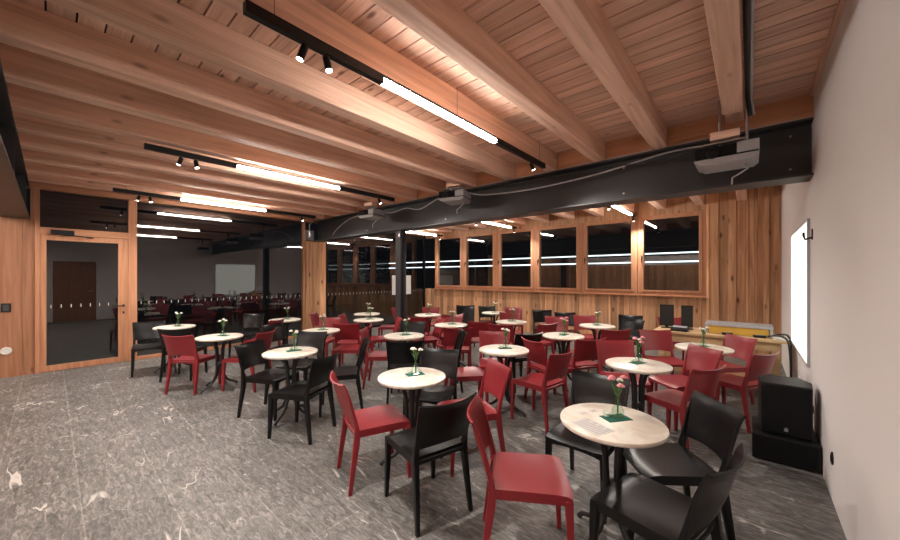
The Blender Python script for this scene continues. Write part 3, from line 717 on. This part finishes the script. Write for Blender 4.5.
CH = [
 # lat, ahead, facing (deg; 0 right, 90 away from viewer), colour, label
 (0.99,2.53,228,K_,'black plastic chair behind the nearest table, seat pushed under its top'),
 (1.36,2.18,176,K_,'black plastic chair right of the nearest table, with its back to the white wall'),
 (1.02,1.75,126,K_,'nearest black plastic chair, cut by the bottom edge of the photo'),
 (0.46,2.03,-8,R_,'nearest red plastic chair, left of the nearest table'),
 (-0.60,2.83,29,R_,'red plastic chair left of the middle foreground table, standing on open floor'),
 (-0.18,2.46,125,K_,'black plastic chair before the middle foreground table, its back to the camera'),
 (-0.19,3.45,255,K_,'black plastic chair behind the middle foreground table'),
 (.15,3.02,198,R_,'red plastic chair right of the middle foreground table, seen edge on'),
 (-1.53,3.55,166,K_,'black plastic chair nearest in the left group, back to the right'),
 (-2.09,4.06,-12,K_,'black plastic chair left of the front table of the left group'),
 (-2.00,4.62,262,K_,'black plastic chair behind the front table of the left group'),
 (-3.62,4.93,86,R_,'leftmost red plastic chair, its back to the camera'),
 (-2.93,4.98,176,R_,'red chair partly hidden behind the left group black chair'),
 (-4.10,6.95,270,K_,'black chair against the glass behind the leftmost tables'),
 (-5.00,5.75,-50,K_,'leftmost black plastic chair right beside the glass door'),
 (-4.20,5.50,100,K_,'black chair hidden behind the leftmost red chair'),
 (-2.62,5.60,-12,K_,'black chair left behind the front table of the left group'),
 (-2.62,7.40,0,R_,'red chair directly before the timber pillar, rear one'),
 (-2.33,6.30,262,R_,'red chair behind the table before the timber pillar'),
 (-1.92,7.10,0,R_,'red chair right of the pillar facing the far tables'),
 (-0.97,5.10,2,R_,'red chair side on, left of the table behind the black chair'),
 (-1.62,5.55,182,R_,'red chair right of the table before the pillar'),
 (-1.40,7.95,182,R_,'red chair right of the rear far table between pillar and column'),
 (-1.25,6.45,196,R_,'red chair right of the front far table between pillar and column'),
 (-1.75,6.10,92,R_,'red chair before the front far table between pillar and column'),
 (-.58,4.52,94,K_,'black chair with dark back to the camera, hiding its table below the column'),
 (-0.66,5.70,265,K_,'black chair behind the table near the column foot'),
 (-0.45,6.36,200,R_,'red chair at the foot of the steel column'),
 (-1.10,8.55,0,R_,'far red chair left behind the steel column'),
 (-0.12,4.92,188,K_,'black chair turned left, right of the table near the column'),
 (.20,4.15,8,R_,'red chair left of the mid-room table, its seat in the light'),
 (.60,4.62,264,R_,'red chair right behind the mid-room table, facing the camera'),
 (.98,5.05,112,K_,'black chair with its back to the camera behind the mid-room table'),
 (.98,3.85,130,R_,'red chair front right of the mid-room table, back to the aisle'),
 (1.97,3.93,262,R_,'red chair behind the table that follows the nearest one'),
 (2.13,3.28,112,R_,'red chair right of the second table, its dark back to the camera'),
 (2.95,4.75,262,R_,'red chair between second table and the long desk'),
 (3.50,4.50,185,R_,'red chair right before the desk, rear one of two'),
 (3.14,3.84,112,R_,'red chair between the loudspeaker and the desk, front one of two'),
 (1.30,4.42,22,R_,'red chair with lit back, front left of the mid-room table below window three'),
 (1.70,4.66,106,R_,'dark red chair with back to camera, left of the second table'),
 (2.45,7.20,262,K_,'black chair in the row along the boards, right one of two'),
 (2.10,7.75,262,K_,'black chair in the row along the boards, left one of two'),
 (2.00,6.45,255,R_,'red chair in front of the black chairs along the boards'),
 (3.05,6.15,205,K_,'black chair at the right end of the row by the boards'),
 (3.45,6.70,235,K_,'black chair behind the right end of the row by the boards'),
 (2.45,5.42,92,R_,'red chair before the table below the second window from right'),
 (2.66,6.65,262,R_,'red chair behind the table below the second window from right'),
 (1.50,6.05,118,R_,'dark red chair right of the far table, back to the camera'),
 (1.25,7.20,262,R_,'red chair behind the far table before the fourth window'),
 (0.48,6.35,100,R_,'red chair with pale back left of the far table, outer one'),
 (0.98,5.95,60,R_,'red chair with tilted back left of the far table, inner one'),
 (.36,8.00,268,K_,'tall black chair pair against the boards below the left windows, front one'),
 (.95,8.75,268,K_,'black chair against the boards behind the farthest table'),
 (0.12,5.58,90,R_,'dark red chair with back to camera before the table right of column'),
 (0.02,6.78,265,R_,'red chair behind the table right of the steel column'),
 (-.50,8.40,265,R_,'red chair behind the small far table past the column'),
 (-0.02,7.45,110,R_,'red chair before the small far table past the column, right one'),
 (-0.55,6.98,75,R_,'red chair before the small far table past the column, left one'),
 (1.55,8.40,262,R_,'red chair by the boards right of the farthest table'),
 (2.52,3.80,186,R_,'red chair with lit back right of the second table, rear one of two'),
 (-1.33,4.17,196,K_,'black chair right of the front left table, seen edge on'),
 (-3.45,6.35,172,R_,'dark red chair by the glass, left of the far left table'),
 (4.15,6.35,262,R_,'red chair standing behind the long desk'),
]
for lat, d, phi, col, lab in CH:
    p = W(lat, d)
    if lab.endswith('behind the long desk'): p = Vector((-.98, 7.45, 0))
    inst(red0 if col == R_ else black0, p, math.radians(phi-90)+YAW, lab, ('red' if col == R_ else 'black')+' plastic chairs round the tables')
# jacket-free second stacked chair in front of the window boards
o = copy_tree(black0); p = W(.36, 8.00); o.location = (p.x, p.y, .085); o.rotation_euler = (0,0,math.radians(178)+YAW); o['label'] = 'black chair stacked on top of another against the boards below the left windows'
